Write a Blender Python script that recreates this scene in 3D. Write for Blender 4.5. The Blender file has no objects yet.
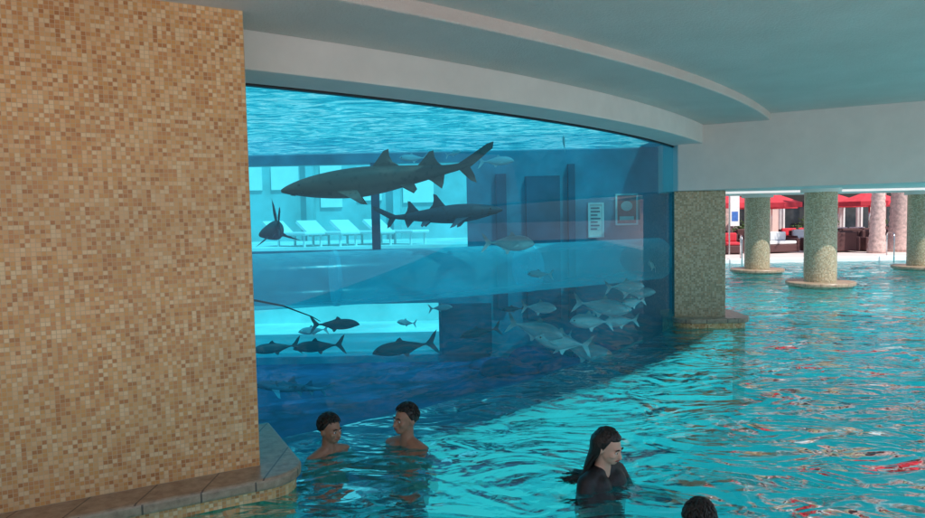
import bpy, math, random
from mathutils import Vector, Matrix, noise, Euler
random.seed(7)
R=math.radians
sc=bpy.context.scene
COL=sc.collection

# ---------------------------------------------------------------- materials
class NT:
    def __init__(s,name):
        s.m=bpy.data.materials.new(name); s.m.use_nodes=True
        s.t=s.m.node_tree; s.t.nodes.clear()
        s.out=s.n('ShaderNodeOutputMaterial')
    def n(s,typ,**k):
        nd=s.t.nodes.new(typ)
        for a,b in k.items(): setattr(nd,a,b)
        return nd
    def l(s,a,b): s.t.links.new(a,b)
    def surf(s,a): s.l(a,s.out.inputs['Surface'])
    def coord(s,kind='Object',scale=(1,1,1)):
        tc=s.n('ShaderNodeTexCoord'); mp=s.n('ShaderNodeMapping'); mp.inputs['Scale'].default_value=scale
        s.l(tc.outputs[kind],mp.inputs['Vector']); return mp.outputs['Vector']
    def noise(s,vec,scale,detail=3,rough=.5,dist=0):
        n=s.n('ShaderNodeTexNoise'); n.inputs['Scale'].default_value=scale; n.inputs['Detail'].default_value=detail
        n.inputs['Roughness'].default_value=rough; n.inputs['Distortion'].default_value=dist
        s.l(vec,n.inputs['Vector']); return n.outputs['Fac']
    def ramp(s,fac,stops,mode='LINEAR'):
        r=s.n('ShaderNodeValToRGB'); r.color_ramp.interpolation=mode
        el=r.color_ramp.elements
        while len(el)<len(stops): el.new(0.5)
        for e,(p,c) in zip(el,stops):
            e.position=p; e.color=(c[0],c[1],c[2],1)
        s.l(fac,r.inputs['Fac']); return r.outputs['Color']
    def math(s,op,a,b=None,c=None):
        m=s.n('ShaderNodeMath',operation=op)
        for i,v in enumerate((a,b,c)):
            if v is None: continue
            if isinstance(v,(int,float)): m.inputs[i].default_value=v
            else: s.l(v,m.inputs[i])
        return m.outputs[0]
    def mix(s,f,a,b,blend='MIX'):
        m=s.n('ShaderNodeMixRGB',blend_type=blend)
        for i,v in enumerate((f,a,b)):
            if isinstance(v,(int,float)): m.inputs[i].default_value=v
            elif isinstance(v,tuple): m.inputs[i].default_value=(v[0],v[1],v[2],1)
            else: s.l(v,m.inputs[i])
        return m.outputs[0]
    def bump(s,h,strength=.3,dist=.01):
        b=s.n('ShaderNodeBump'); b.inputs['Strength'].default_value=strength; b.inputs['Distance'].default_value=dist
        s.l(h,b.inputs['Height']); return b.outputs['Normal']
    def pbsdf(s,col,rough=.6,normal=None,spec=.5,metal=0,emit=None,es=0):
        p=s.n('ShaderNodeBsdfPrincipled')
        if isinstance(col,tuple): p.inputs['Base Color'].default_value=(col[0],col[1],col[2],1)
        else: s.l(col,p.inputs['Base Color'])
        if isinstance(rough,(int,float)): p.inputs['Roughness'].default_value=rough
        else: s.l(rough,p.inputs['Roughness'])
        p.inputs['Specular IOR Level'].default_value=spec; p.inputs['Metallic'].default_value=metal
        if normal is not None: s.l(normal,p.inputs['Normal'])
        if emit is not None:
            if isinstance(emit,tuple): p.inputs['Emission Color'].default_value=(emit[0],emit[1],emit[2],1)
            else: s.l(emit,p.inputs['Emission Color'])
            p.inputs['Emission Strength'].default_value=es
        s.surf(p.outputs[0]); return p

def m_plain(name,col,rough=.6,var=.15,scale=8,bump=.15,spec=.5,metal=0,emit=None,es=0):
    t=NT(name); v=t.coord('Object'); f=t.noise(v,scale,5,.6)
    lo=tuple(c*(1-var) for c in col); hi=tuple(min(1,c*(1+var)) for c in col)
    c=t.ramp(f,[(.3,lo),(.7,hi)])
    t.pbsdf(c,rough,t.bump(f,bump,.01) if bump else None,spec,metal,emit,es); return t.m

def m_mosaic(name,stops,tile=.03,grout=(.45,.36,.25),rough=.35):
    t=NT(name); v=t.coord('UV',(1/tile,1/tile,1))
    fl=t.n('ShaderNodeVectorMath',operation='FLOOR'); fr=t.n('ShaderNodeVectorMath',operation='FRACTION')
    t.l(v,fl.inputs[0]); t.l(v,fr.inputs[0])
    wn=t.n('ShaderNodeTexWhiteNoise',noise_dimensions='2D'); t.l(fl.outputs[0],wn.inputs['Vector'])
    c=t.ramp(wn.outputs['Value'],stops,'CONSTANT')
    v2=t.coord('UV',(1,1,1)); big=t.noise(v2,1.3,3,.6)
    c=t.mix(1,c,t.ramp(big,[(.3,(.82,.82,.81)),(.7,(1.06,1.04,1.01))]),'MULTIPLY')
    sx=t.n('ShaderNodeSeparateXYZ'); t.l(fr.outputs[0],sx.inputs[0])
    def edge(o):
        a=t.math('SUBTRACT',o,.5); a=t.math('ABSOLUTE',a); return a
    e=t.math('MAXIMUM',edge(sx.outputs[0]),edge(sx.outputs[1]))
    g=t.math('GREATER_THAN',e,.435)
    c=t.mix(g,c,grout)
    h=t.math('SUBTRACT',1,g)
    h=t.math('ADD',h,t.math('MULTIPLY',wn.outputs['Value'],.5))
    t.pbsdf(c,t.math('ADD',t.math('MULTIPLY',g,.4),rough),t.bump(h,.5,.003)); return t.m

M={}
M['mosaic']=m_mosaic('amber_mosaic',[(0,(.62,.29,.11)),(.2,(.72,.41,.18)),(.42,(.78,.50,.26)),(.62,(.68,.35,.12)),(.78,(.82,.59,.34)),(.9,(.50,.21,.07))],.026,(.58,.42,.26))
M['mosaic2']=m_mosaic('olive_mosaic',[(0,(.40,.33,.20)),(.25,(.52,.44,.29)),(.5,(.31,.26,.16)),(.7,(.58,.51,.36)),(.88,(.48,.34,.2))],.030,(.40,.37,.29))
M['plaster']=m_plain('white_plaster',(.72,.68,.64),.85,.05,3,.25)
def m_plaster2():
    t=NT('ceiling_plaster'); v=t.coord('Object'); f=t.noise(v,1.2,5,.6); g=t.noise(v,45,4,.65)
    c=t.ramp(f,[(.3,(.64,.54,.49)),(.7,(.72,.62,.57))])
    t.pbsdf(c,.9,t.bump(g,.6,.02)); return t.m
M['ceil']=m_plaster2()
def m_stone():
    t=NT('ledge_stone'); v=t.coord('UV'); f=t.noise(v,14,6,.65)
    c=t.ramp(f,[(.25,(.20,.13,.09)),(.5,(.36,.26,.18)),(.75,(.50,.38,.28))])
    sx=t.n('ShaderNodeSeparateXYZ'); t.l(v,sx.inputs[0])
    fr=t.math('FRACT',t.math('MULTIPLY',sx.outputs[0],1/.33)); g=t.math('LESS_THAN',fr,.035)
    c=t.mix(g,c,(.12,.09,.07))
    t.pbsdf(c,.3,t.bump(f,.3,.01)); return t.m
M['stone']=m_stone()
M['deck']=m_plain('pink_concrete',(.70,.57,.54),.8,.12,2,.2)
M['bluewall']=m_plain('tank_blue',(.016,.24,.36),.7,.3,1.5,.2)
M['bluedark']=m_plain('tank_dark_blue',(.006,.08,.15),.7,.35,1.5,.2)
M['bluefloor']=m_plain('tank_floor_blue',(.006,.075,.20),.8,.5,1.8,.3)
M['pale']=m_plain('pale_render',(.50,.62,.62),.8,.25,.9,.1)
M['paleb']=m_plain('dull_render',(.25,.44,.47),.8,.3,.9,.1)  # duller render colour for the rear facade and piers
M['frame']=m_plain('dark_sealant',(.01,.015,.02),.5,.1,5,0)
M['white']=m_plain('white_plastic',(.8,.8,.8),.4,.05,5,.05)
M['black']=m_plain('black_cloth',(.012,.012,.015),.5,.3,30,.3)
M['steel']=m_plain('brushed_steel',(.6,.6,.62),.25,.05,20,0,metal=1)
M['red']=m_plain('red_canvas',(.62,.04,.06),.8,.15,5,.1)
M['wicker']=m_plain('brown_wicker',(.10,.04,.04),.7,.4,40,.5)
M['bark']=m_plain('palm_bark',(.60,.42,.38),.9,.35,9,.8)
M['leaf']=m_plain('foliage',(.06,.12,.03),.6,.5,4,.1)
M['frond']=m_plain('palm_frond',(.08,.13,.04),.5,.4,4,.1)
M['pinkwall']=m_plain('pink_stucco',(.72,.55,.50),.85,.12,1.5,.2)
M['darkglass']=m_plain('dark_window',(.03,.04,.05),.1,.3,2,0)
M['hair']=m_plain('dark_hair',(.012,.008,.006),.35,.4,60,.6)
M['skin']=m_plain('tan_skin',(.36,.18,.115),.38,.12,12,.05)
M['skin2']=m_plain('light_skin',(.70,.41,.30),.38,.1,12,.05)
M['shorts']=m_plain('navy_shorts',(.02,.04,.12),.7,.2,20,.2)
M['eyew']=m_plain('eye_white',(.7,.68,.65),.2,.05,5,0)
M['eyed']=m_plain('eye_dark',(.01,.008,.006),.1,.1,5,0)
M['lip']=m_plain('lip',(.30,.11,.09),.4,.1,20,0)
M['rope']=m_plain('rope_dark',(.02,.02,.025),.8,.2,30,.3)
M['poster_w']=m_plain('poster_paper',(.75,.72,.70),.5,.1,9,0)
M['poster_r']=m_plain('poster_red',(.80,.12,.16),.5,.2,9,0)
M['banner_b']=m_plain('banner_blue',(.05,.15,.45),.6,.2,9,0)

def m_poolfloor():
    t=NT('pool_floor_glow_plaster'); v=t.coord('Object'); f=t.noise(v,.8,4,.6)
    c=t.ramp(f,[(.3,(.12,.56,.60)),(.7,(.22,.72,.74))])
    t.pbsdf(c,.8,None,.2,0,(.0,.43,.50),.50); return t.m  # floor emission stands in for light scattered in the water
M['poolfloor']=m_poolfloor()
M['poolcurb']=m_plain('pool_curb_glow',(.45,.85,.85),.7,.1,4,0,emit=(.1,.6,.62),es=.7)  # emission added to brighten the curb, which holds no lamp
M['darkreflection']=m_plain('painted_dark_reflection',(.008,.07,.11),.7,.3,2,0)  # dark tone painted in place of a reflection

def m_water():
    t=NT('pool_water'); v=t.coord('Object',(.85,1.3,1))
    a=t.noise(v,1.9,2,.45,1.3); b=t.noise(v,.8,2,.5,.6); c=t.noise(v,7,2,.5,.8)
    h=t.math('ADD',t.math('MULTIPLY',a,1.15),t.math('MULTIPLY',b,1.2)); h=t.math('ADD',h,t.math('MULTIPLY',c,.09))
    nrm=t.bump(h,1.0,.25)
    fr=t.n('ShaderNodeFresnel'); fr.inputs['IOR'].default_value=1.33; t.l(nrm,fr.inputs['Normal'])
    gl=t.n('ShaderNodeBsdfGlossy'); gl.inputs['Roughness'].default_value=.02; t.l(nrm,gl.inputs['Normal'])
    tr=t.n('ShaderNodeBsdfTransparent'); tr.inputs['Color'].default_value=(.30,.85,.88,1)
    rf=t.n('ShaderNodeBsdfRefraction'); rf.inputs['Color'].default_value=(.30,.85,.88,1); rf.inputs['IOR'].default_value=1.2; rf.inputs['Roughness'].default_value=.0
    t.l(nrm,rf.inputs['Normal'])
    m1=t.n('ShaderNodeMixShader'); m1.inputs[0].default_value=.6; t.l(tr.outputs[0],m1.inputs[1]); t.l(rf.outputs[0],m1.inputs[2])
    df=t.n('ShaderNodeBsdfDiffuse'); df.inputs['Color'].default_value=(.05,.52,.58,1)
    m0=t.n('ShaderNodeMixShader'); m0.inputs[0].default_value=.2; t.l(m1.outputs[0],m0.inputs[1]); t.l(df.outputs[0],m0.inputs[2])
    m2=t.n('ShaderNodeMixShader'); t.l(t.math('MINIMUM',t.math('MULTIPLY',fr.outputs[0],2.4),1.0),m2.inputs[0]); t.l(m0.outputs[0],m2.inputs[1]); t.l(gl.outputs[0],m2.inputs[2])
    t.surf(m2.outputs[0]); return t.m
M['water']=m_water()
def m_glass(name,col,spec=1.0,haze=None):
    t=NT(name)
    fr=t.n('ShaderNodeFresnel'); fr.inputs['IOR'].default_value=1.38
    gl=t.n('ShaderNodeBsdfGlossy'); gl.inputs['Roughness'].default_value=.0
    tr=t.n('ShaderNodeBsdfTransparent'); tr.inputs['Color'].default_value=(*col,1)
    m2=t.n('ShaderNodeMixShader'); t.l(t.math('MULTIPLY',fr.outputs[0],spec),m2.inputs[0])
    src=tr.outputs[0]
    if haze:
        em=t.n('ShaderNodeEmission'); em.inputs['Color'].default_value=(*haze,1); em.inputs['Strength'].default_value=1  # emission added to the pane as haze of the tank water
        ad=t.n('ShaderNodeAddShader'); t.l(src,ad.inputs[0]); t.l(em.outputs[0],ad.inputs[1]); src=ad.outputs[0]
    t.l(src,m2.inputs[1]); t.l(gl.outputs[0],m2.inputs[2])
    t.surf(m2.outputs[0]); return t.m
M['glass']=m_glass('tank_acrylic_hazed',(.50,.90,.96),1.0,(.002,.030,.050))
M['glassback']=m_glass('back_acrylic_hazed',(.16,.70,.80),.3,(.004,.13,.16))
def m_tanksurf():
    t=NT('tank_water_surface'); v=t.coord('Object',(1,1.6,1))
    a=t.noise(v,1.7,4,.6,1.8); b=t.noise(v,7,3,.6,.8)
    h=t.math('ADD',t.math('MULTIPLY',a,.7),t.math('MULTIPLY',b,.3))
    c=t.ramp(h,[(.36,(.01,.28,.38)),(.46,(.03,.48,.58)),(.53,(.14,.72,.80)),(.58,(.5,.92,.96)),(.64,(.05,.5,.6))])  # bright and dark ripple glints painted into both colour ramps
    c2=t.ramp(h,[(.36,(.05,.38,.48)),(.50,(.10,.55,.64)),(.57,(.45,.90,.95)),(.64,(.08,.5,.6))])
    tl=t.n('ShaderNodeBsdfTranslucent'); t.l(c,tl.inputs['Color'])
    tr=t.n('ShaderNodeBsdfTransparent'); t.l(c2,tr.inputs['Color'])
    gl=t.n('ShaderNodeBsdfGlossy'); gl.inputs['Roughness'].default_value=.08; gl.inputs['Color'].default_value=(.5,.9,1,1)
    t.l(t.bump(h,1,.12),gl.inputs['Normal'])
    m1=t.n('ShaderNodeMixShader'); m1.inputs[0].default_value=.45; t.l(tr.outputs[0],m1.inputs[1]); t.l(tl.outputs[0],m1.inputs[2])
    m2=t.n('ShaderNodeMixShader'); m2.inputs[0].default_value=.25; t.l(m1.outputs[0],m2.inputs[1]); t.l(gl.outputs[0],m2.inputs[2])
    t.surf(m2.outputs[0]); return t.m
M['tanksurf']=m_tanksurf()
def m_tube():
    t=NT('slide_tube'); v=t.coord('Object'); f=t.noise(v,1.5,3,.5)
    c=t.ramp(f,[(.3,(.08,.55,.68)),(.7,(.18,.70,.80))])
    p=t.n('ShaderNodeBsdfPrincipled'); t.l(c,p.inputs['Base Color']); p.inputs['Roughness'].default_value=.2
    p.inputs['Emission Color'].default_value=(.0,.28,.38,1); p.inputs['Emission Strength'].default_value=.3  # faint glow added to the shell; the tube holds no lamp
    tr=t.n('ShaderNodeBsdfTransparent'); tr.inputs['Color'].default_value=(.75,.97,1,1)
    lw=t.n('ShaderNodeLayerWeight'); lw.inputs['Blend'].default_value=.4
    m=t.n('ShaderNodeMixShader'); t.l(t.math('ADD',t.math('MULTIPLY',lw.outputs['Facing'],.55),.2),m.inputs[0]); t.l(tr.outputs[0],m.inputs[1]); t.l(p.outputs[0],m.inputs[2]); t.surf(m.outputs[0]); return t.m
M['tube']=m_tube()
def m_fish(name,top,belly,z0,z1,rough,spots=0,metal=0):
    t=NT(name); v=t.coord('Object'); sx=t.n('ShaderNodeSeparateXYZ'); t.l(v,sx.inputs[0])
    f=t.noise(v,7,4,.6); z=t.math('ADD',sx.outputs[2],t.math('MULTIPLY',t.math('SUBTRACT',f,.5),.08))
    mr=t.n('ShaderNodeMapRange'); mr.inputs['From Min'].default_value=z0; mr.inputs['From Max'].default_value=z1; t.l(z,mr.inputs['Value'])
    c=t.ramp(mr.outputs[0],[(0,belly),(1,top)])
    if spots:
        s=t.noise(v,16,2,.5); k=t.ramp(s,[(.58,(1,1,1)),(.66,(.55,.5,.45))]); c=t.mix(1,c,k,'MULTIPLY')
    t.pbsdf(c,rough,t.bump(f,.1,.01),.5,metal); return t.m
M['shark']=m_fish('shark_skin',(.085,.052,.042),(.20,.14,.12),-.14,-.07,.5,1)
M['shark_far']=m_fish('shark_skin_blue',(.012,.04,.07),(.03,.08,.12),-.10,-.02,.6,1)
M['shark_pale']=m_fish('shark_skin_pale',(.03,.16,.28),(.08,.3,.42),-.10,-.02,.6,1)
M['jack']=m_fish('silver_fish',(.18,.26,.28),(.80,.82,.80),-.08,.10,.3,0,.2)
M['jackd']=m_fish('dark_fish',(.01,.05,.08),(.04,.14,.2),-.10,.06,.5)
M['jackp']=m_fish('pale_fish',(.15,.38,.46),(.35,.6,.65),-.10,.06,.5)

# ---------------------------------------------------------------- geometry helper
class Geo:
    def __init__(s): s.v=[]; s.f=[]; s.uv=[]; s.mi=[]
    def add(s,vs,fs,uvs=None,mi=0):
        o=len(s.v); s.v+= [tuple(x) for x in vs]
        for i,f in enumerate(fs):
            s.f.append([a+o for a in f]); s.uv.append(uvs[i] if uvs else None); s.mi.append(mi)
    def box(s,x0,x1,y0,y1,z0,z1,mi=0):
        vs=[(x0,y0,z0),(x1,y0,z0),(x1,y1,z0),(x0,y1,z0),(x0,y0,z1),(x1,y0,z1),(x1,y1,z1),(x0,y1,z1)]
        s.add(vs,[(0,3,2,1),(4,5,6,7),(0,1,5,4),(1,2,6,5),(2,3,7,6),(3,0,4,7)],mi=mi)
    def prism(s,poly,z0,z1,closed_u=True,bev=0,mi=0):
        n=len(poly); vs=[(x,y,z0) for x,y in poly]+[(x,y,z1) for x,y in poly]
        fs=[];uv=[];L=0
        for i in range(n):
            j=(i+1)%n; d=math.dist(poly[i],poly[j])
            fs.append((i,j,n+j,n+i)); uv.append([(L,z0),(L+d,z0),(L+d,z1),(L,z1)]); L+=d
        fs.append(tuple(range(n-1,-1,-1))); uv.append([poly[i] for i in range(n-1,-1,-1)])
        fs.append(tuple(range(n,2*n))); uv.append(list(poly))
        s.add(vs,fs,uv,mi)
    def band(s,cx,cy,r0,r1,a0,a1,z0,z1,n=48,mi=0):
        vs=[];fs=[];uv=[]
        for i in range(n+1):
            a=R(a0+(a1-a0)*i/n); sx,sy=math.sin(a),-math.cos(a)
            for r,z in ((r0,z0),(r1,z0),(r1,z1),(r0,z1)): vs.append((cx+r*sx,cy+r*sy,z))
        for i in range(n):
            A=R(a0+(a1-a0)*i/n);B=R(a0+(a1-a0)*(i+1)/n)
            for k in range(4):
                k2=(k+1)%4; fs.append((i*4+k,i*4+k2,i*4+4+k2,i*4+4+k))
                p=[0,r1-r0,r1-r0+z1-z0,2*(r1-r0)+z1-z0,2*(r1-r0+z1-z0)]
                uv.append([(A*r1,p[k]),(A*r1,p[k+1]),(B*r1,p[k+1]),(B*r1,p[k])])
        fs.append((3,2,1,0)); uv.append(None); m=n*4; fs.append((m,m+1,m+2,m+3)); uv.append(None)
        s.add(vs,fs,uv,mi)
    def tube(s,pts,rad,n=10,cap=True,mi=0,flat=1.0,up=None):
        pts=[Vector(p) for p in pts]
        if isinstance(rad,(int,float)): rad=[rad]*len(pts)
        vs=[];fs=[]; prev=None
        for i,p in enumerate(pts):
            d=(pts[min(i+1,len(pts)-1)]-pts[max(i-1,0)]).normalized()
            if prev is None:
                u=Vector(up) if up else (Vector((0,0,1)) if abs(d.z)<.9 else Vector((1,0,0)))
            else: u=prev
            u=(u-d*u.dot(d)).normalized(); prev=u; w=d.cross(u)
            for k in range(n):
                a=2*math.pi*k/n; vs.append(p+(u*math.cos(a)+w*math.sin(a)*flat)*rad[i])
        for i in range(len(pts)-1):
            for k in range(n):
                k2=(k+1)%n; fs.append((i*n+k,i*n+k2,(i+1)*n+k2,(i+1)*n+k))
        if cap:
            fs.append(tuple(range(n-1,-1,-1))); b=(len(pts)-1)*n; fs.append(tuple(range(b,b+n)))
        s.add(vs,fs,mi=mi)
    def ell(s,c,r,nu=16,nv=10,rot=None,mi=0):
        vs=[];fs=[]; c=Vector(c)
        for j in range(1,nv):
            b=math.pi*j/nv
            for i in range(nu):
                a=2*math.pi*i/nu
                p=Vector((r[0]*math.sin(b)*math.cos(a),r[1]*math.sin(b)*math.sin(a),r[2]*math.cos(b)))
                if rot: p=rot@p
                vs.append(c+p)
        t=Vector((0,0,r[2])); 
        if rot: t=rot@t
        vs.append(c+t); vs.append(c-t); T=len(vs)-2;B=len(vs)-1
        for j in range(nv-2):
            for i in range(nu):
                i2=(i+1)%nu; fs.append((j*nu+i,(j+1)*nu+i,(j+1)*nu+i2,j*nu+i2))
        for i in range(nu):
            i2=(i+1)%nu; fs.append((T,i,i2)); fs.append((B,(nv-2)*nu+i2,(nv-2)*nu+i))
        s.add(vs,fs,mi=mi)
    def cap(s,a,b,ra,rb,n=12):
        a=Vector(a);b=Vector(b); s.tube([a,b],[ra,rb],n); s.ell(a,(ra,)*3,n,8); s.ell(b,(rb,)*3,n,8)

def mesh(name,g,mats):
    me=bpy.data.meshes.new(name); me.from_pydata([tuple(v) for v in g.v],[],g.f)
    for m in (mats if isinstance(mats,(list,tuple)) else [mats]): me.materials.append(M[m])
    uvl=me.uv_layers.new(name='UVMap')
    for p in me.polygons:
        p.material_index=g.mi[p.index]
        u=g.uv[p.index]
        for k,li in enumerate(p.loop_indices):
            if u: uvl.data[li].uv=u[k]
            else:
                co=me.vertices[me.loops[li].vertex_index].co; nn=p.normal
                if abs(nn.z)>.7: uvl.data[li].uv=(co.x,co.y)
                else:
                    t=Vector((-nn.y,nn.x,0)).normalized(); uvl.data[li].uv=(co.dot(t),co.z)
    me.update(); return me
def obj(name,data,parent=None,loc=(0,0,0),rot=(0,0,0),smooth=False,scale=None,**props):
    o=bpy.data.objects.new(name,data); COL.objects.link(o)
    if smooth and data:
        for p in data.polygons: p.use_smooth=True
    if parent: o.parent=parent
    o.location=loc; o.rotation_euler=rot
    if scale: o.scale=scale
    for k,v in props.items(): o[k]=v
    return o
def auto_smooth(o,ang=35):
    for p in o.data.polygons: p.use_smooth=True
    try: o.data.set_sharp_from_angle(angle=R(ang))
    except Exception: pass
def bevel(o,w=.01,seg=2):
    b=o.modifiers.new('b','BEVEL'); b.width=w; b.segments=seg; b.limit_method='ANGLE'; b.angle_limit=R(40)

CX,CY,RG=-12.2,20.4,18.3
def arc(r,th): return (CX+r*math.sin(R(th)),CY-r*math.cos(R(th)))

# ---------------------------------------------------------------- setting
g=Geo()
X0,X1,Y0,Y1=-9,45,1.0,24.5
for (a,b,c,d) in ((-300,300,-300,Y0),(-300,300,25.0,600),(-300,X0,Y0,25.0),(X1,300,Y0,25.0)):
    g.box(a,b,c,d,-1.4,.12)
obj('ground',mesh('ground',g,'deck'),kind='structure')
g=Geo(); g.box(5.2,45,24.5,25.0,-1.4,.16)
o=obj('pool_edge_coping',mesh('pool_edge_coping',g,'white'),kind='structure'); bevel(o,.03)
g=Geo()
n=60
vs=[];fs=[]
for i in range(n+1):
    th=-20+135*i/n
    for r in (RG-.05,60): vs.append((*arc(r,th),-1.25))
for i in range(n): fs.append((2*i,2*i+1,2*i+3,2*i+2))
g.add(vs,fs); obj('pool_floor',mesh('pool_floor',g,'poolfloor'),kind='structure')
g=Geo(); g.band(CX,CY,RG+.66,RG+.90,38,59.5,-1.24,-.08,60)
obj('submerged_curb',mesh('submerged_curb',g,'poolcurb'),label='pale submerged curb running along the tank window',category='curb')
g=Geo(); g.band(CX,CY,RG+.03,RG+.655,38,59.5,-1.24,-.38,60)  # dark band laid under water in place of the tank base's reflection
obj('dark_reflection_band',mesh('dark_reflection_band',g,'darkreflection'),kind='structure')
g=Geo(); vs=[];fs=[]; na,nr=220,150
rs=[RG+.03+ (40)*((j/nr)**1.6) for j in range(nr+1)]
for i in range(na+1):
    th=-15+125*i/na
    for r in rs:
        x,y=arc(r,th)
        z=.022*noise.noise(Vector((x*.9,y*1.1,0)))+.012*noise.noise(Vector((x*2.3,y*2.6,5)))
        vs.append((x,y,z))
W=nr+1
for i in range(na):
    for j in range(nr): fs.append((i*W+j,i*W+j+1,(i+1)*W+j+1,(i+1)*W+j))
g.add(vs,fs); obj('pool_water',mesh('pool_water',g,'water'),smooth=True,kind='structure')

# ---------------------------------------------------------------- mosaic wall
cx,cy=-1.41,4.48
d=Vector((.882,.471)); nn=Vector((.471,-.882)); C=Vector((cx,cy))
g=Geo(); A=C-d*9
bk=-nn
p=[tuple(A),tuple(C),tuple(C+bk*1.05),tuple(A+bk*1.05)]
g.prism(p,-1.3,3.25)
o=obj('mosaic_wall',mesh('mosaic_wall',g,'mosaic'),label='wall of small amber and peach mosaic tiles beside the tank',category='wall')
bevel(o,.008,2)
def ledge_poly(off):
    pts=[tuple(A+nn*off)]
    a0=math.atan2(nn.y,nn.x); a1=a0+math.pi/2
    for i in range(11):
        a=a0+(a1-a0)*i/10; pts.append((C.x+off*math.cos(a),C.y+off*math.sin(a)))
    pts.append(tuple(C+bk*1.0+d*off))
    pts+=[tuple(C+bk*1.0-d*.02),tuple(C+bk*.02-d*.02),tuple(A+bk*.02)]
    return pts
root=obj('pool_ledge',None,label='stone capped mosaic ledge wrapping the wall foot',category='ledge')
g=Geo(); g.prism(ledge_poly(.27),.075,.155); o=obj('ledge_cap',mesh('ledge_cap',g,'stone'),root); bevel(o,.022,3)
g=Geo(); g.prism(ledge_poly(.235),-1.24,.075); obj('ledge_riser',mesh('ledge_riser',g,'mosaic'),root)

# ---------------------------------------------------------------- ceilings / beams
g=Geo(); g.band(CX,CY,RG+.02,RG+.5,22,59.3,2.92,3.8,90)
o=obj('curved_beam',mesh('curved_beam',g,'plaster'),label='curved white plaster beam above the tank window',category='beam'); bevel(o,.012)
g=Geo(); g.band(CX,CY,RG+.5,RG+1.45,0,60.5,3.2,3.5,90)
g.band(CX,CY,RG+.51,RG+6.9,-12,62.5,3.30,3.78,90)
o=obj('ceiling',mesh('ceiling',g,'ceil'),label='white textured plaster ceiling with curved steps',category='ceiling'); bevel(o,.015)
g=Geo(); g.prism([(3.45,10.68),(12.5,6.25),(13.2,7.0),(4.3,11.5),(3.9,12.9),(3.62,12.9),(3.45,11.3)],2.19,3.82)
o=obj('straight_beam',mesh('straight_beam',g,'plaster'),label='deep white plaster beam over the pool opening',category='beam'); bevel(o,.012)
root=obj('roof_canopy',None,label='flat white canopy strips carried by round columns',category='roof')
g=Geo(); g.box(4.4,17,15.3,17.5,2.40,2.75); obj('canopy_slab',mesh('canopy_slab',g,'plaster'),root)
g=Geo(); g.box(4.4,17,19.5,21.7,2.40,2.75); obj('canopy_slab',mesh('canopy_slab',g,'plaster'),root)
root=obj('mosaic_pillar',None,label='square olive mosaic pillar with a rounded stone foot',category='pillar')
g=Geo(); g.prism([(3.43,10.8),(4.23,10.72),(4.30,11.6),(3.7,11.7)],-1.24,2.188); o=obj('shaft',mesh('shaft',g,'mosaic2'),root); bevel(o,.01)
def rr(x0,x1,y0,y1,r,n=6):
    pts=[]
    for (cx_,cy_,a) in ((x1-r,y0+r,-90),(x1-r,y1-r,0),(x0+r,y1-r,90),(x0+r,y0+r,180)):
        for i in range(n+1):
            t=R(a+90*i/n); pts.append((cx_+r*math.cos(t),cy_+r*math.sin(t)))
    return pts
g=Geo(); g.prism(rr(3.40,4.62,10.5,11.75,.28),.08,.16); o=obj('foot_cap',mesh('foot_cap',g,'stone'),root); bevel(o,.02,3)
g=Geo(); g.prism(rr(3.44,4.57,10.55,11.7,.26),-1.24,.08); obj('foot',mesh('foot',g,'mosaic'),root)
def column(x,y,ztop):
    root=obj('round_column',None,loc=(x,y,0),label='round beige mosaic column standing in the pool',category='column',group='round columns in the pool')
    g=Geo(); n=40; vs=[];fs=[];uv=[]
    r=.365
    for i in range(n):
        a=2*math.pi*i/n
        vs.append((r*math.cos(a),r*math.sin(a),-1.2)); vs.append((r*math.cos(a),r*math.sin(a),ztop))
    for i in range(n):
        j=(i+1)%n; fs.append((2*i,2*j,2*j+1,2*i+1)); u0=r*2*math.pi*i/n;u1=r*2*math.pi*(i+1)/n
        uv.append([(u0,-1.2),(u1,-1.2),(u1,ztop),(u0,ztop)])
    g.add(vs,fs,uv); obj('shaft',mesh('shaft',g,'mosaic2'),root,smooth=True)
    g=Geo(); g.prism([(.78*math.cos(2*math.pi*i/48),.78*math.sin(2*math.pi*i/48)) for i in range(48)],.03,.12)
    o=obj('foot_cap',mesh('foot_cap',g,'stone'),root); auto_smooth(o); bevel(o,.02,2)
    g=Geo(); g.prism([(.7*math.cos(2*math.pi*i/48),.7*math.sin(2*math.pi*i/48)) for i in range(48)],-1.2,.03)
    o=obj('foot',mesh('foot',g,'mosaic2'),root); auto_smooth(o)
    g=Geo(); g.prism([(.45*math.cos(2*math.pi*i/40),.45*math.sin(2*math.pi*i/40)) for i in range(40)],ztop-.1,ztop-.002)
    o=obj('collar',mesh('collar',g,'plaster'),root); auto_smooth(o)
for x,y in ((8.8,16.4),(9.1,20.6),(14.15,20.6)): column(x,y,2.40)

# ---------------------------------------------------------------- tank
tank=obj('shark_tank',None,label='huge aquarium with a curved acrylic window facing the pool',category='aquarium')
g=Geo(); n=80; vs=[];fs=[]
for i in range(n+1):
    th=32.5+27.3*i/n
    for z in (-1.24,2.95): vs.append((*arc(RG,th),z))
for i in range(n): fs.append((2*i,2*i+2,2*i+3,2*i+1))
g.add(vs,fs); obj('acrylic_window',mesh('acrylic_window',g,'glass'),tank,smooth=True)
g=Geo(); g.band(CX,CY,RG-.06,RG+.05,59.30,59.62,-1.2,2.93,1); obj('window_jamb',mesh('window_jamb',g,'frame'),tank)
g=Geo(); g.band(CX,CY,RG-.04,RG+.018,32.5,59.30,2.905,2.935,60)
obj('window_seal',mesh('window_seal',g,'frame'),tank)
g=Geo()
BY=12.0
g.box(-7,3.9,BY,BY+.3,2.84,3.3)
g.box(.1,3.9,BY,BY+.3,1.3,2.84)
g.box(-7,3.9,BY,BY+.3,.32,1.3)
g.box(-.45,3.9,BY,BY+.3,-.62,.32)
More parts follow.
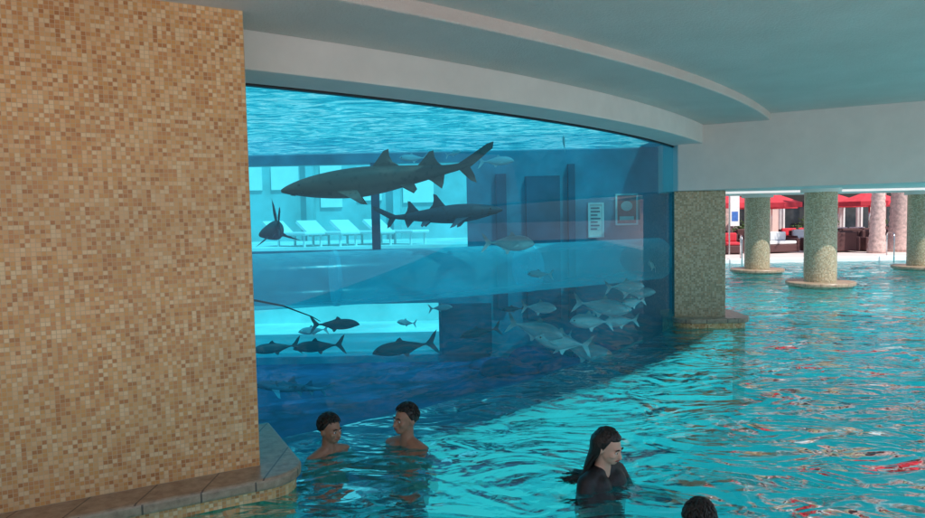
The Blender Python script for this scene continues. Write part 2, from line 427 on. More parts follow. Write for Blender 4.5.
g.box(-7,3.9,BY,BY+.3,-1.25,-.62)
g.box(3.66,3.96,11.35,BY,-1.25,3.3)
g.box(-7,-6.7,4.9,BY,-1.25,3.3)
obj('tank_wall',mesh('tank_wall',g,'bluewall'),tank)
for x0,x1,z0,z1 in ((.62,.80,.2,2.6),(1.15,1.75,.0,2.55),(1.9,2.02,.0,2.75),(-1.6,-1.46,1.3,2.84),(-.40,.5,-.6,.3)):
    g=Geo(); g.box(x0,x1,BY-.12,BY-.004,z0,z1); o=obj('wall_panel',mesh('wall_panel',g,'bluedark'),tank)
poly=[arc(RG-.03,24+35.5*i/40) for i in range(41)]+[(3.66,BY),(-6.7,BY)]
g=Geo(); g.prism(poly,-1.22,-.75); obj('tank_floor',mesh('tank_floor',g,'bluefloor'),tank)
g=Geo(); rnd=random.Random(4)
for k in range(16):
    g.ell((rnd.uniform(.2,3.3),rnd.uniform(10.9,11.8),-.72),(rnd.uniform(.2,.5),rnd.uniform(.2,.35),rnd.uniform(.1,.30)),14,9)
o=obj('rockwork',mesh('rockwork',g,'bluefloor'),tank,smooth=True)
poly=[arc(RG-.03,24+35.5*i/40) for i in range(41)]+[(3.66,BY-.01),(-6.7,BY-.01)]
g=Geo(); g.add([(x,y,3.03) for x,y in poly],[tuple(range(len(poly)))]); obj('tank_water_surface',mesh('tank_water_surface',g,'tanksurf'),tank)
g=Geo(); g.add([(-6.7,BY+.1,1.3),(.1,BY+.1,1.3),(.1,BY+.1,2.84),(-6.7,BY+.1,2.84)],[(0,1,2,3)])
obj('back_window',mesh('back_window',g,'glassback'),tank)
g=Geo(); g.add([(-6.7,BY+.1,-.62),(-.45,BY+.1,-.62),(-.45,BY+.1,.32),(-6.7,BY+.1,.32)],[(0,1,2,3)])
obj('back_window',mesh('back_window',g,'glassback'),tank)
ctrl=[(-6.6,8.2),(-4.5,8.35),(-2.5,8.8),(-.2,9.7),(1.6,10.75),(3.5,12.0)]
def cr(P,t):
    i=min(int(t),len(P)-2); f=t-i
    p0=P[max(i-1,0)];p1=P[i];p2=P[i+1];p3=P[min(i+2,len(P)-1)]
    return tuple(.5*((2*b)+(-a+c)*f+(2*a-5*b+4*c-e)*f*f+(-a+3*b-3*c+e)*f**3) for a,b,c,e in zip(p0,p1,p2,p3))
pts=[(*cr(ctrl,5*i/60),1.04) for i in range(61)]
root=obj('slide_tube',None,label='translucent cyan water slide tube crossing the aquarium',category='water slide')
g=Geo(); g.tube(pts,.37,36,cap=False); obj('tube_shell',mesh('tube_shell',g,'tube'),root,smooth=True)
for k in (10,28,44):
    g=Geo(); p=Vector(pts[k]);q=Vector(pts[k+1]); dd=(q-p).normalized()*.03; g.tube([p-dd,p+dd],.378,36)
    o=obj('joint_ring',mesh('joint_ring',g,'tube'),root); auto_smooth(o)
def poster(x,z,w,h,mode):  # posters built as objects in place of a reflection in the glass
    root=obj('poster',None,loc=(x,BY-.03,z),label='framed '+mode+' poster standing in for a reflection in the glass',category='poster',group='posters standing in for reflections')
    g=Geo(); t=.03
    g.box(-w/2,w/2,-.02,.02,h/2-t,h/2);g.box(-w/2,w/2,-.02,.02,-h/2,-h/2+t);g.box(-w/2,-w/2+t,-.02,.02,-h/2+t,h/2-t);g.box(w/2-t,w/2,-.02,.02,-h/2+t,h/2-t)
    obj('frame',mesh('frame',g,'white'),root)
    g=Geo(); g.box(-w/2+t,w/2-t,-.005,.015,-h/2+t,h/2-t); obj('sheet',mesh('sheet',g,'poster_w' if mode!='red' else 'poster_r'),root)
    g=Geo(); rn=random.Random(int(x*10))
    if mode=='red':
        g.ell((0,-.012,.06),(w*.26,.006,h*.16),14,8); g.box(-w*.32,w*.32,-.014,-.006,-h*.34,-h*.22)
    else:
        for k in range(7): g.box(-w*.33,w*(.05+.25*rn.random()),-.012,-.006,h*(.33-.10*k),h*(.33-.10*k)+h*.035)
    obj('print',mesh('print',g,'bluedark' if mode!='red' else 'poster_w'),root)
poster(2.40,1.75,.28,.62,'white'); poster(2.95,1.93,.40,.56,'red')

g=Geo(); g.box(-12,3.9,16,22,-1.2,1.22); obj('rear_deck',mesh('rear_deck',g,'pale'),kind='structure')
g=Geo(); g.box(-12,3.9,12.3,16,-1.25,-.6); obj('rear_channel',mesh('rear_channel',g,'pale'),kind='structure')
root=obj('rear_building',None,label='pale building wall with large windows behind the aquarium',category='building')
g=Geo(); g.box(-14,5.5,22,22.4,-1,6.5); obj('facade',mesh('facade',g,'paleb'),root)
for x0,x1,z0,z1 in ((-7.4,-6.5,2.9,3.7),(-6.2,-5.3,2.9,3.7),(-4.6,-3.9,2.3,3.7),(-3.4,-2.6,2.5,3.6),(-1.9,-.9,2.4,3.5)):
    g=Geo(); g.box(x0,x1,21.93,21.998,z0,z1); obj('window',mesh('window',g,'white'),root)
for x0 in (-7.7,-5.0,-2.2):
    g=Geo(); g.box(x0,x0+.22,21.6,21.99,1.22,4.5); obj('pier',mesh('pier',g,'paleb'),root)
def lounger(x,y,z,rot):
    root=obj('sun_lounger',None,loc=(x,y,z),rot=(0,0,rot),label='white sun lounger with a raised back on the deck',category='sun lounger',group='sun loungers behind the aquarium')
    g=Geo(); g.box(-.3,.3,-1,.3,.28,.36); o=obj('seat',mesh('seat',g,'white'),root); bevel(o,.03)
    g=Geo(); g.add([(-.3,.3,.3),(.3,.3,.3),(.3,.85,.65),(-.3,.85,.65),(-.3,.34,.24),(.3,.34,.24),(.3,.9,.59),(-.3,.9,.59)],[(0,1,2,3),(7,6,5,4),(0,4,5,1),(1,5,6,2),(2,6,7,3),(3,7,4,0)])
    obj('backrest',mesh('backrest',g,'white'),root)
    for a in (-.26,.22):
        for b in (-.9,.2):
            g=Geo(); g.box(a,a+.04,b,b+.05,0,.28); obj('leg',mesh('leg',g,'white'),root)
for k in range(4): lounger(-4.3+k*.85,16.9+.1*k,1.22,R(48))

# ---------------------------------------------------------------- fish meshes
def fish_body(g,prof,bend=lambda x:0,n=18):
    vs=[];fs=[]
    for (x,zc,h,w) in prof:
        for k in range(n):
            a=2*math.pi*k/n; ca,sa=math.cos(a),math.sin(a)
            vs.append((x,bend(x)+w*sa,zc+h*ca))
    m=len(prof)
    for i in range(m-1):
        for k in range(n):
            k2=(k+1)%n; fs.append((i*n+k,i*n+k2,(i+1)*n+k2,(i+1)*n+k))
    fs.append(tuple(range(n-1,-1,-1))); fs.append(tuple(range((m-1)*n,m*n)))
    g.add(vs,fs)
def fin(g,pts,th=.006,bend=lambda x:0,tf=None):
    c=[sum(p[0] for p in pts)/len(pts),sum(p[1] for p in pts)/len(pts)]
    vs=[(p[0],bend(p[0]),p[1]) for p in pts]+[(c[0],bend(c[0])+th,c[1]),(c[0],bend(c[0])-th,c[1])]
    if tf: vs=[tf(v) for v in vs]
    n=len(pts); fs=[]
    for i in range(n):
        j=(i+1)%n; fs.append((i,j,n)); fs.append((j,i,n+1))
    g.add(vs,fs)
def interp(P,k):
    out=[]; m=len(P)
    for i in range((m-1)*k+1):
        out.append(cr(P,i/k))
    return out
def shark_mesh(mat,bendamp=.03,fs_=1.0):
    g=Geo(); bend=lambda x: bendamp*math.sin(x*4.2+.5)
    prof=[(0,-.006,.007,.010),(.03,-.004,.020,.026),(.08,-.002,.034,.040),(.15,-.002,.049,.050),(.25,-.003,.062,.056),(.36,-.004,.067,.056),(.47,-.002,.060,.048),(.58,.001,.046,.036),(.68,.005,.033,.024),(.76,.008,.021,.014),(.82,.013,.016,.010),(.87,.022,.012,.006)]
    fish_body(g,interp(prof,3),bend)
    k=fs_
    def up(P,z0): return [(x,z0+(z-z0)*k) for x,z in P]
    fin(g,up([(.41,.045),(.445,.08),(.485,.125),(.510,.132),(.510,.10),(.522,.07),(.55,.05),(.50,.03)],.05),.009,bend)
    fin(g,up([(.62,.028),(.655,.058),(.695,.098),(.716,.102),(.718,.07),(.73,.045),(.755,.022),(.70,.01)],.03),.008,bend)
    fin(g,[(.80,.018),(.84,.036),(.90,.066),(.965,.100),(1.0,.108),(.992,.078),(.968,.064),(.94,.045),(.90,.02),(.875,.005),(.84,.0)],.008,bend)
    fin(g,[(.815,.012),(.85,.018),(.875,.010),(.893,-.028),(.900,-.066),(.872,-.052),(.842,-.02)],.007,bend)
    fin(g,[(.66,-.018),(.69,-.035),(.735,-.075),(.746,-.05),(.755,-.012),(.72,.0)],.007,bend)
    for sgn in (1,-1):
        def tf(v,s=sgn):
            x,y,z=v; return (x,bend(x)+s*(.03+abs(z)*.95)+y*.3,-.028-abs(z)*.5+y)
        fin(g,[(.235,0),(.29,.06),(.345,.135),(.377,.148),(.365,.10),(.350,.04),(.340,0)],.008,lambda x:0,tf)
        def tf2(v,s=sgn):
            x,y,z=v; return (x,bend(x)+s*(.015+abs(z)*.7)+y*.3,-.03-abs(z)*.6+y)
        fin(g,[(.53,0),(.56,.035),(.605,.08),(.618,.06),(.61,.02),(.60,0)],.006,lambda x:0,tf2)
    return mesh('shark',g,mat)
def shark(name,mat,L,loc,rot,label,amp=.03,fk=1.0,fat=1.05):
    me=shark_mesh(mat,amp,fk)
    for v in me.vertices: v.co=Vector(((v.co.x-.45)*L,v.co.y*L*fat,v.co.z*L*fat))
    o=obj(name,me,loc=loc,rot=rot,smooth=False,label=label,category='shark',group='sharks in the aquarium'); auto_smooth(o,50)
    for s in (1,-1):
        g=Geo(); g.ell((0,0,0),(.012*L/2,.006*L/2,.012*L/2),10,6)
        obj('eye',mesh('eye',g,'eyed'),o,loc=((.085-.45)*L,(amp*math.sin(.085*4.2+.5)+s*.040)*L*fat,.010*L),smooth=True)
    g=Geo(); b=amp*math.sin(.06*4.2+.5)
    g.tube([((.10-.45)*L,(b+.042)*L*1.03,-.024*L),((.055-.45)*L,(b+.024)*L,-.030*L),((.04-.45)*L,b*L,-.028*L),((.055-.45)*L,(b-.024)*L,-.030*L),((.10-.45)*L,(b-.042)*L*1.03,-.024*L)],.004*L,6)
    obj('mouth',mesh('mouth',g,'eyed'),o,smooth=True)
    return o
shark('shark','shark',2.42,(-.92,7.55,2.28),(0,R(-5.5),R(6)),'large grey brown sand tiger shark swimming near the window',amp=.025,fk=.95)
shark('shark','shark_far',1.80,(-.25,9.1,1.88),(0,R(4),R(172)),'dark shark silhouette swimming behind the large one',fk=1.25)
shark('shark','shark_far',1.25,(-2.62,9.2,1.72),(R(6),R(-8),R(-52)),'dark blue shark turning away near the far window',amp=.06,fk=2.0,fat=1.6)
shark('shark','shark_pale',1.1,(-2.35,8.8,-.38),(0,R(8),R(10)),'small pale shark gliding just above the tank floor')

def jack_mesh(mat,deep=1.0):
    g=Geo(); b=lambda x:.02*math.sin(x*5)
    prof=[(0,-.01,.008,.006),(.03,0,.045*deep,.03),(.09,.01,.085*deep,.05),(.18,.01,.125*deep,.065),(.30,.005,.145*deep,.07),(.42,.0,.14*deep,.06),(.54,0,.11*deep,.045),(.66,0,.065*deep,.028),(.76,0,.028*deep,.015),(.83,0,.018,.012)]
    fish_body(g,interp(prof,3),b,16)
    fin(g,[(.80,.012),(.86,.06),(.93,.14),(1.0,.19),(.965,.10),(.92,.02),(.915,0),(.92,-.02),(.965,-.10),(1.0,-.19),(.93,-.14),(.86,-.06),(.80,-.012)],.005,b)
    fin(g,[(.34,.12*deep),(.40,.20*deep),(.44,.22*deep),(.45,.16*deep),(.55,.11*deep),(.72,.045*deep),(.55,.07*deep),(.40,.08*deep)],.005,b)
    fin(g,[(.44,-.12*deep),(.49,-.20*deep),(.52,-.21*deep),(.53,-.15*deep),(.62,-.09*deep),(.74,-.035*deep),(.6,-.06*deep),(.48,-.08*deep)],.005,b)
    for s in (1,-1):
        def tf(v,s=s): return (v[0],s*(.055+(v[0]-.22)*.35)+v[1],v[2])
        fin(g,[(.21,.0),(.30,-.01),(.40,-.07),(.34,-.06),(.24,-.04)],.003,lambda x:0,tf)
    g.v=[(x-.45,y,z) for x,y,z in g.v]
    return mesh('fish',g,mat)
eye_g=Geo(); eye_g.ell((0,0,0),(.016,.006,.016),10,6); eye_me=mesh('eye',eye_g,'eyed')
FM={}
for k,dp in (('jack',1.0),('jackd',.72),('jackp',.8)): FM[k]=jack_mesh(k,dp)
LAB={'jack':'silver deep bodied jack fish with a forked tail','jackd':'slim dark fish with a forked tail in the aquarium','jackp':'pale bluish fish cruising in the aquarium'}
def fish(kind,x,y,z,L,yaw,pitch=0):
    o=obj('fish',FM[kind],loc=(x,y,z),rot=(0,R(pitch),R(yaw)),scale=(L,L,L),label=LAB[kind],category='fish',group='fish in the aquarium'); auto_smooth(o,50)
    for s in (1,-1): obj('eye',eye_me,o,loc=(-.45+.075,s*.042,.018),smooth=True)
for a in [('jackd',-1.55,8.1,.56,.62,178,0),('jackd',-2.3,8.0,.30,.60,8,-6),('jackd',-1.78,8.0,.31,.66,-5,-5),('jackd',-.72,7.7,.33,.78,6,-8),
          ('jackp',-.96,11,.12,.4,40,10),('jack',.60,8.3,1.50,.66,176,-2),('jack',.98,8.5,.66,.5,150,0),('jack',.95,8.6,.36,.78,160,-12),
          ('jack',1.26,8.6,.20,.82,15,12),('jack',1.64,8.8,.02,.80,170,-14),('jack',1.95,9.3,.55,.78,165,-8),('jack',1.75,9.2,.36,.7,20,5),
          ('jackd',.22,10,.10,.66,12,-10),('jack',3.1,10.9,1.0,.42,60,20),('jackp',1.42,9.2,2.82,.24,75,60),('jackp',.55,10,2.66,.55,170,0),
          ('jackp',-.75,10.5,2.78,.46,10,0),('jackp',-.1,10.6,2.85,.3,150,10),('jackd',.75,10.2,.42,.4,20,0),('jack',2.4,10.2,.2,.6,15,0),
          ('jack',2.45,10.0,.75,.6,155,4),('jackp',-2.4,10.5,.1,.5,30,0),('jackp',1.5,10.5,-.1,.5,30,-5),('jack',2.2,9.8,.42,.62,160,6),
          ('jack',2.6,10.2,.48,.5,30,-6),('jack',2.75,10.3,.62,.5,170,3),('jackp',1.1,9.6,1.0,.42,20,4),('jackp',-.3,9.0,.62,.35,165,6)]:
    fish(*a)
g=Geo(); g.tube([(-2.75,8.1,.92),(-2.2,8.1,.80),(-1.85,8.1,.66),(-1.75,8.1,.60)],[.014,.011,.007,.004],8)
obj('tether_rope',mesh('tether_rope',g,'rope'),smooth=True,label='thin dark line slanting through the aquarium',category='rope')

# ---------------------------------------------------------------- people
def remeshed(name,g,mat,vox=.007,sm=3,parent=None,**p):
    me=bpy.data.meshes.new(name+'_raw'); me.from_pydata([tuple(v) for v in g.v],[],g.f)
    t=bpy.data.objects.new('tmp',me); COL.objects.link(t)
    r=t.modifiers.new('r','REMESH'); r.mode='VOXEL'; r.voxel_size=vox
    s=t.modifiers.new('s','SMOOTH'); s.iterations=sm; s.factor=.5
    dg=bpy.context.evaluated_depsgraph_get(); dg.update()
    nm=bpy.data.meshes.new_from_object(t.evaluated_get(dg)); nm.name=name
    bpy.data.objects.remove(t)
    nm.materials.clear(); nm.materials.append(M[mat])
    return obj(name,nm,parent,smooth=True,**p)

def person(loc,yaw,scale,skin,label,hair='short',headyaw=0,headpitch=0,top=None):
    root=obj('person',None,loc=loc,rot=(0,0,R(yaw)),scale=(scale,)*3,label=label,category='person')
    g=Geo()
    Hm=Matrix.Translation((0,0,.10))@Matrix.Rotation(R(headyaw),4,'Z')@Matrix.Rotation(R(headpitch),4,'X')@Matrix.Translation((0,0,-.10))
    def H(p): return Hm@Vector(p)
    hr=Hm.to_3x3()
    g.ell(H((0,.012,.235)),(.073,.092,.090),24,16,hr)
    g.ell(H((0,-.022,.185)),(.060,.062,.080),20,14,hr)
    g.ell(H((0,-.050,.132)),(.034,.034,.026),14,10,hr)
    g.cap(H((0,-.082,.212)),H((0,-.100,.172)),.009,.014,10)
    g.ell(H((0,-.078,.225)),(.045,.012,.010),14,8,hr)
    g.ell(H((0,-.079,.146)),(.024,.012,.011),12,8,hr)
    for s in (1,-1):
        g.ell(H((s*.074,.012,.195)),(.010,.019,.030),12,8,hr)
        g.ell(H((s*.036,-.060,.182)),(.022,.022,.022),10,8,hr)
    g.cap(H((0,.015,.15)),(0,.02,.02),.050,.055,14)
    sh=.165
    for s in (1,-1):
        g.cap((s*.03,.02,.045),(s*sh,.02,-.015),.045,.052,14)
        g.cap((s*.08,.0,-.06),(s*.07,.0,-.22),.092,.085,16)
        g.cap((s*.07,0,-.22),(s*.065,0,-.42),.085,.082,16)
        g.cap((s*.065,0,-.42),(s*.085,0,-.52),.085,.095,16)
        g.cap((s*.09,0,-.52),(s*.10,-.05,-.86),.085,.055,14)
        g.cap((s*.10,-.05,-.86),(s*.10,.03,-1.16),.052,.034,12)
        g.cap((s*.10,.04,-1.18),(s*.11,-.12,-1.20),.034,.026,12)
        e=(s*.30,-.03,-.23); w=(s*.30,-.23,-.14)
        g.cap((s*sh,.02,-.015),e,.050,.038,14); g.cap(e,w,.038,.026,12)
        hx=Vector(w); 
        g.ell(hx+Vector((0,-.05,.0)),(.036,.048,.016),14,10)
        for k,(ox,ln) in enumerate(((-.028,.058),(-.010,.068),(.010,.064),(.028,.050))):
            a=hx+Vector((ox,-.085,0)); b=a+Vector((ox*.3,-ln*.5,-.004)); c=b+Vector((ox*.2,-ln*.45,-.016))
            g.cap(a,b,.0095,.0085,8); g.cap(b,c,.0085,.0075,8)
        a=hx+Vector((-s*.028,-.03,0)); b=a+Vector((-s*.028,-.028,-.004)); c=b+Vector((-s*.010,-.028,-.004))
        g.cap(a,b,.011,.010,8); g.cap(b,c,.010,.008,8)
    body=remeshed('body',g,skin,.0075,3,root)
    for s in (1,-1):
        e=Geo(); e.ell(H((s*.030,-.0795,.205)),(.013,.006,.007),12,8,hr); obj('eye',mesh('eye',e,'eyew'),root,smooth=True)
        e=Geo(); e.ell(H((s*.030,-.085,.205)),(.0055,.003,.0058),10,6,hr); obj('iris',mesh('iris',e,'eyed'),root,smooth=True)
        e=Geo(); e.tube([H((s*.014,-.091,.226)),H((s*.030,-.091,.231)),H((s*.048,-.080,.226))],[.004,.005,.003],6); obj('eyebrow',mesh('eyebrow',e,'hair'),root,smooth=True)
    e=Geo(); e.tube([H((-.024,-.085,.146)),H((-.010,-.0925,.148)),H((0,-.0935,.147)),H((.010,-.0925,.148)),H((.024,-.085,.146))],[.003,.0055,.005,.0055,.003],8); obj('lips',mesh('lips',e,'lip'),root,smooth=True)
    g=Geo(); nu,nv=96,56; vs=[];fs=[]
    HC=Vector((0,.012,.235))
    for j in range(nv+1):
        b=math.pi*j/nv
        for i in range(nu):
            a=2*math.pi*i/nu
            dx,dy,dz=math.sin(b)*math.cos(a),math.sin(b)*math.sin(a),math.cos(b)
            front=max(0,-dy)
            if hair=='long': lim=-.75+1.15*max(0,min(1,(front-.05)/.5)); 
            else: lim=-.50+.95*max(0,min(1,(front+.02)/.6))
            k=max(0,min(1,(dz-lim)/.12))
            nz=noise.noise(Vector((dx*9,dy*9,dz*5)))*.006+noise.noise(Vector((dx*26,dy*26,dz*9)))*.004
            rad=.93*(1-k)+k*1.10
            p=Vector((dx*.073*rad,dy*.092*rad,dz*.090*(rad+.02*k)))+Vector((dx,dy,dz))*nz*k
            vs.append(H(p+HC))
    for j in range(nv):
        for i in range(nu):
            i2=(i+1)%nu; fs.append((j*nu+i,(j+1)*nu+i,(j+1)*nu+i2,j*nu+i2))
    g.add(vs,fs)
    if hair=='long':
        rnd=random.Random(3)
        wl=-loc[2]/scale
        for k in range(230):
            a=rnd.uniform(-.05,math.pi+.05); q_=rnd.uniform(.8,1.0)
            sx,sy=math.cos(a),math.sin(a)
            p0=H((sx*.035,.0+sy*.05,.325)); p1=H((sx*.080,.015+sy*.10,.245)); p2=H((sx*.080,.02+sy*.092,.16))
            p3=Vector((sx*.10*q_+rnd.uniform(-.015,.015),.045+max(0,sy)*.075*q_,.085)) 
            p4=p3+Vector((sx*.03+rnd.uniform(-.02,.02),rnd.uniform(.01,.035),-.09)); p5=p4+Vector((rnd.uniform(-.10,.10),rnd.uniform(.02,.17),-.05))
            p4.z=max(p4.z,wl+.03); p5.z=wl+rnd.uniform(.004,.014)
            P=[tuple(q) for q in (p0,p1,p2,p3,p4,p5)]
            pp=[cr(P,t*5/14) for t in range(15)]
            g.tube(pp,[.0085-.0065*t/14 for t in range(15)],6)
    else:
        rnd=random.Random(int(loc[0]*100)+5)
        def E(a,b,r_): return HC+Vector((math.sin(b)*math.cos(a)*.073*r_,math.sin(b)*math.sin(a)*.092*r_,math.cos(b)*.090*r_))
        for k in range(260):
            a=rnd.uniform(0,2*math.pi); b=rnd.uniform(0,1.35)
            if math.sin(a)<-.3 and b>.9: continue
            da=rnd.uniform(-.25,.25)
            g.tube([H(E(a,b,1.09)),H(E(a+da*.5,b+.16,1.15)),H(E(a+da,b+.34,1.12+rnd.uniform(0,.06)))],[.0075,.006,.0015],5)
    obj('hair',mesh('hair',g,'hair'),root,smooth=True)
    g=Geo()
    if top:
        for s in (1,-1):
            g.cap((s*.045,.02,.028),(s*sh,.02,-.015),.056,.064,14)
            g.cap((s*.08,.0,-.06),(s*.07,.0,-.22),.102,.095,16); g.cap((s*.07,0,-.22),(s*.065,0,-.48),.095,.094,16)
            g.cap((s*sh,.02,-.015),(s*.25,-.01,-.16),.064,.052,14)
        remeshed('swim_shirt',g,top,.009,2,root)
    g=Geo()
    for s in (1,-1):
        g.cap((s*.06,0,-.44),(s*.085,0,-.54),.094,.104,16); g.cap((s*.09,0,-.54),(s*.10,-.03,-.74),.096,.082,14)
    remeshed('swim_shorts',g,'shorts' if not top else 'black',.01,2,root)
    return root
person((-1.07,5.15,-.02),50,1.0,'skin','shirtless boy with short dark hair standing in the pool','short',8,4)
person((-.49,5.28,-.01),-38,1.06,'skin','shirtless boy with tousled dark hair facing his friend','short',-12,-4)
person((.93,4.42,.055),42,1.02,'skin2','woman in a black swim shirt with long wet dark hair','long',8,14,top='black')
person((1.22,3.42,-.03),150,1.05,'skin','person with dark hair almost submerged in the pool','short',0,0)

# ---------------------------------------------------------------- outside
root=obj('hotel_building',None,label='pink stucco hotel building with dark shop openings and balconies',category='building')
g=Geo(); g.box(2,60,46,50,.1,16); obj('wall',mesh('wall',g,'pinkwall'),root)
g=Geo(); g.box(2,60,45.2,45.99,3.6,4.0); obj('cornice',mesh('cornice',g,'pinkwall'),root)
for k in range(14):
    g=Geo(); x=4+k*3.6; g.box(x,x+2.4,45.93,45.997,.2,3.2); obj('window',mesh('window',g,'darkglass'),root)
    for r_ in range(3):
        g=Geo(); g.box(x,x+2.0,45.93,45.997,5+r_*3.2,7.2+r_*3.2); obj('window',mesh('window',g,'darkglass'),root)
def sofa(x,y,rot,col,label):
    root=obj('outdoor_sofa',None,loc=(x,y,.12),rot=(0,0,rot),label=label,category='sofa',group='wicker sofas on the pool deck')
    g=Geo(); g.box(-.9,.9,-.4,.4,.05,.38); o=obj('base',mesh('base',g,'wicker'),root); bevel(o,.04)
    g=Geo(); g.box(-.9,.9,.4,.55,.05,.85); o=obj('backrest',mesh('backrest',g,'wicker'),root); bevel(o,.04)
    for s in (-1,1):
        g=Geo(); g.box(s*.97-.07,s*.97+.07,-.4,.55,.05,.62); o=obj('armrest',mesh('armrest',g,'wicker'),root); bevel(o,.04)
    for s in (-.45,.45):
        g=Geo(); g.box(s-.43,s+.43,-.4,.38,.385,.52); o=obj('cushion',mesh('cushion',g,col),root); bevel(o,.05,3)
        g=Geo(); g.box(s-.38,s+.38,.22,.39,.525,.9); o=obj('cushion',mesh('cushion',g,col),root); bevel(o,.05,3)
cols=['red','wicker','wicker','white']
for r_ in range(3):
    for k in range(7):
        x=10.9+k*2.4+r_*1.1; y=28.6+r_*3.4
        if r_==0 and k>3: continue
        c=cols[(k*3+r_)%4]
        sofa(x,y,R(random.choice([0,12,-15,180,90])),c,'brown wicker sofa with %s cushions on the pool deck'%({'red':'red','wicker':'brown','white':'white'}[c]))
def umbrella(x,y,h=2.7,r=1.5):
    root=obj('parasol',None,loc=(x,y,.12),label='open red parasol on the sunny pool deck',category='parasol',group='red parasols on the deck')
    g=Geo(); g.tube([(0,0,0),(0,0,h)],.03,10); obj('pole',mesh('pole',g,'steel'),root,smooth=True)
    g=Geo(); n=8; vs=[(0,0,h+.05)]
    for i in range(n):
        a=2*math.pi*i/n; vs.append((r*math.cos(a),r*math.sin(a),h-.5))
    for i in range(n):
        a=2*math.pi*i/n; vs.append((r*math.cos(a),r*math.sin(a),h-.72))
    g.add(vs,[(0,1+i,1+(i+1)%n) for i in range(n)]+[(1+i,9+i,9+(i+1)%n,1+(i+1)%n) for i in range(n)])
    obj('canopy',mesh('canopy',g,'red'),root)
    g=Geo(); g.tube([(0,0,0),(0,0,.08)],.28,16); obj('base',mesh('base',g,'wicker'),root)
for x,y in ((12.4,31.5),(15.2,33),(20.4,33.5),(14,37),(17.2,38),(24,35),(27,33),(19,41),(22.5,40),(16,43),(25,41)): umbrella(x,y)
# cabanas
def cabana(x,y):
    root=obj('cabana',None,loc=(x,y,.12),label='white framed cabana with a flat canvas roof and curtains',category='cabana',group='cabanas on the deck')
    for a in (-1.2,1.2):
        for b in (-1.0,1.0):
            g=Geo(); g.box(a-.05,a+.05,b-.05,b+.05,0,2.3); obj('post',mesh('post',g,'white'),root)
            g=Geo(); P=[(a+.10*math.sin(t*1.9),b+.0+.08*math.cos(t*2.3)) for t in range(12)]
            vs=[];fs=[]
            for t in range(13):
                xx=a-.25*(1 if a>0 else -1)*t/12*1.2; yy=b+.04*math.sin(t*1.7)+.06; vs+= [(xx,yy,.1),(xx,yy,2.25)]
            for t in range(12): fs.append((2*t,2*t+2,2*t+3,2*t+1))
            g.add(vs,fs); obj('curtain',mesh('curtain',g,'white'),root)
    g=Geo(); g.box(-1.35,1.35,-1.15,1.15,2.302,2.5); o=obj('roof',mesh('roof',g,'red'),root); bevel(o,.04)
for x,y in ((13.8,41),(19.5,44),(24.5,44)): cabana(x,y)
def palm(x,y,r,h,label):
    root=obj('palm_tree',None,loc=(x,y,.1),label=label,category='palm tree',group='palm trees by the pool')
    g=Geo(); P=[];Rr=[]
    m=int(h/.13)
    for i in range(m+1):
        z=h*i/m; P.append((.06*math.sin(z*.5),.04*math.sin(z*.7),z)); Rr.append((r*(1+.35*math.exp(-z*1.6))*(1-.25*z/h))*(1+ (.05 if i%2 else -.03)))
    g.tube(P,Rr,20); obj('trunk',mesh('trunk',g,'bark'),root,smooth=True)
    g=Geo(); top=Vector(P[-1]); rnd=random.Random(int(x*10))
    for k in range(26):
        a=2*math.pi*k/26+rnd.uniform(-.1,.1); el=rnd.uniform(-.2,1.1); L=rnd.uniform(1.9,2.6)
        dirv=Vector((math.cos(a),math.sin(a),0)); pts=[]
        for t in range(9):
            u=t/8; pts.append(top+dirv*L*u*math.cos(el*.5)+Vector((0,0,L*(.55*math.sin(el)*u*1.4-.75*u*u))))
        g.tube(pts,[.03*(1-.8*t/8) for t in range(9)],5)
        side=dirv.cross(Vector((0,0,1)))
        for t in range(1,28):
            u=t/28*8; i=min(int(u),7); p=pts[i].lerp(pts[i+1],u-i); w=.6*math.sin(math.pi*min(1,t/28*.9+.1))
            for s in (1,-1):
                q=p+side*s*w+dirv*w*.4+Vector((0,0,-w*.45)); e=dirv*.035
                g.add([p-e,p+e,q],[(0,1,2)])
    obj('crown',mesh('crown',g,'frond'),root)
palm(16.9,27.2,.27,6.2,'slim palm tree with a rough pinkish trunk'); palm(18.4,28.0,.44,7.0,'thick palm tree with a flared pinkish trunk'); palm(13.4,34,.3,6.5,'palm tree standing among the parasols')
def shrub(x,y,s):
    g=Geo(); rnd=random.Random(int(x*31+y))
    for k in range(900):
        a=rnd.uniform(0,6.283); b=math.acos(rnd.uniform(-.2,1)); rr_=s*(.55+.5*rnd.random())*(1+.3*math.sin(a*3+x))
        p=Vector((rr_*math.sin(b)*math.cos(a),rr_*math.sin(b)*math.sin(a),.3*s+rr_*math.cos(b)*.85))
        u=Vector((rnd.uniform(-1,1),rnd.uniform(-1,1),rnd.uniform(-.6,1))).normalized()*.09; w=u.cross(Vector((rnd.uniform(-1,1),rnd.uniform(-1,1),.3))).normalized()*.04
        g.add([p-u,p+w,p+u,p-w],[(0,1,2,3)])
    root=obj('shrub',None,loc=(x,y,.12),label='leafy green shrub planted on the deck',category='shrub',group='shrubs on the deck')
    obj('foliage',mesh('foliage',g,'leaf'),root)
    g=Geo()
    for k in range(5): g.tube([(0,0,0),(rnd.uniform(-.3,.3)*s,rnd.uniform(-.3,.3)*s,.8*s)],[.03,.012],6)
    obj('stem',mesh('stem',g,'bark'),root)
for x,y,s in ((17.6,41,1.1),(20.6,39,1.2),(26,39,1.3),(17.6,29.6,.5),(20,29,.7),(29,42,1.3),(22,30.5,.8),(15.9,29.5,.5)): shrub(x,y,s)
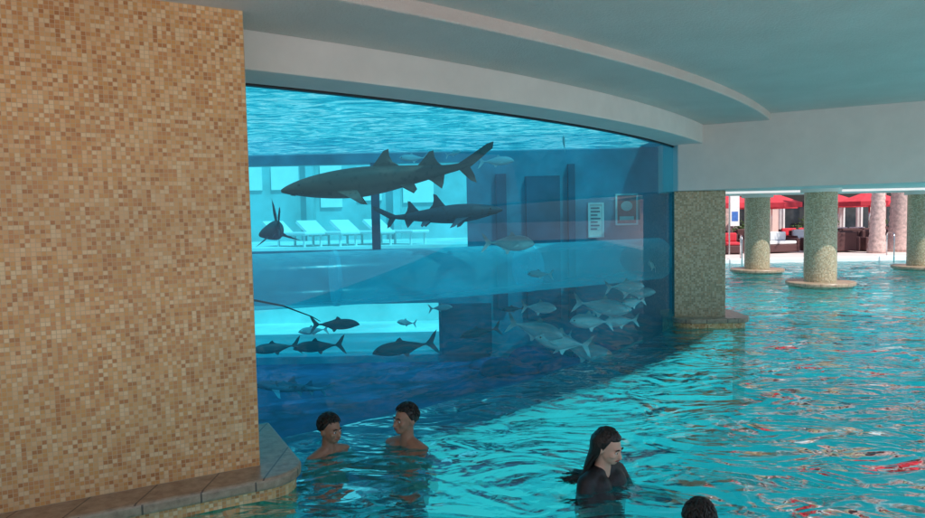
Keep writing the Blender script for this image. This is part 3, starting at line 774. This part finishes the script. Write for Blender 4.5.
def rail(x,y,rot=0):
    g=Geo(); g.tube([(0,0,-.6),(0,0,.75),(0,.06,.86),(0,.16,.9),(0,.9,.9),(0,1.0,.86),(0,1.05,.75),(0,1.05,.0)],.022,10)
    obj('handrail',mesh('handrail',g,'steel'),loc=(x,y,.12),rot=(0,0,rot),smooth=True,label='curved steel handrail at the pool edge',category='handrail',group='handrails at the pool edge')
for x in (10.1,15.6,17.2,18.4): rail(x,24.1,R(-20))
root=obj('banner_stand',None,loc=(11.2,28,.12),label='tall banner stand with blue and white panels',category='banner')
g=Geo(); g.tube([(0,0,0),(0,0,2.6)],.03,8); obj('pole',mesh('pole',g,'steel'),root)
g=Geo(); g.box(.04,.42,-.01,.01,1.2,2.5); obj('panel',mesh('panel',g,'poster_w'),root)
g=Geo(); g.box(.1,.36,-.016,-.012,1.4,1.8); obj('panel_print',mesh('panel_print',g,'banner_b'),root)

# ---------------------------------------------------------------- light, world, camera
w=bpy.data.worlds.new('World'); sc.world=w; w.use_nodes=True
nt=w.node_tree; bg=nt.nodes['Background']; sky=nt.nodes.new('ShaderNodeTexSky'); sky.sky_type='NISHITA'; sky.sun_disc=False
EL=R(57); AZ=R(145)
sky.sun_elevation=EL; sky.sun_rotation=AZ
nt.links.new(sky.outputs[0],bg.inputs[0]); bg.inputs[1].default_value=.15
sl=bpy.data.lights.new('sun','SUN'); sl.energy=5; sl.angle=R(.5); sl.color=(1,.95,.88)
so=bpy.data.objects.new('sun',sl); COL.objects.link(so)
sd=Vector((math.sin(AZ)*math.cos(EL),math.cos(AZ)*math.cos(EL),math.sin(EL)))
so.rotation_euler=sd.to_track_quat('Z','Y').to_euler()
cam=bpy.data.cameras.new('camera'); co=bpy.data.objects.new('camera',cam); COL.objects.link(co); sc.camera=co
cam.lens=26; cam.sensor_width=36; cam.clip_end=1500; cam.clip_start=.05
mt=Matrix.Translation((0,0,1.8))@Matrix.Rotation(R(90-3.34),4,'X')@Matrix.Rotation(R(-1.15),4,'Z')
co.matrix_world=mt
sc.view_settings.view_transform='Standard'; sc.view_settings.look='None'; sc.view_settings.exposure=0
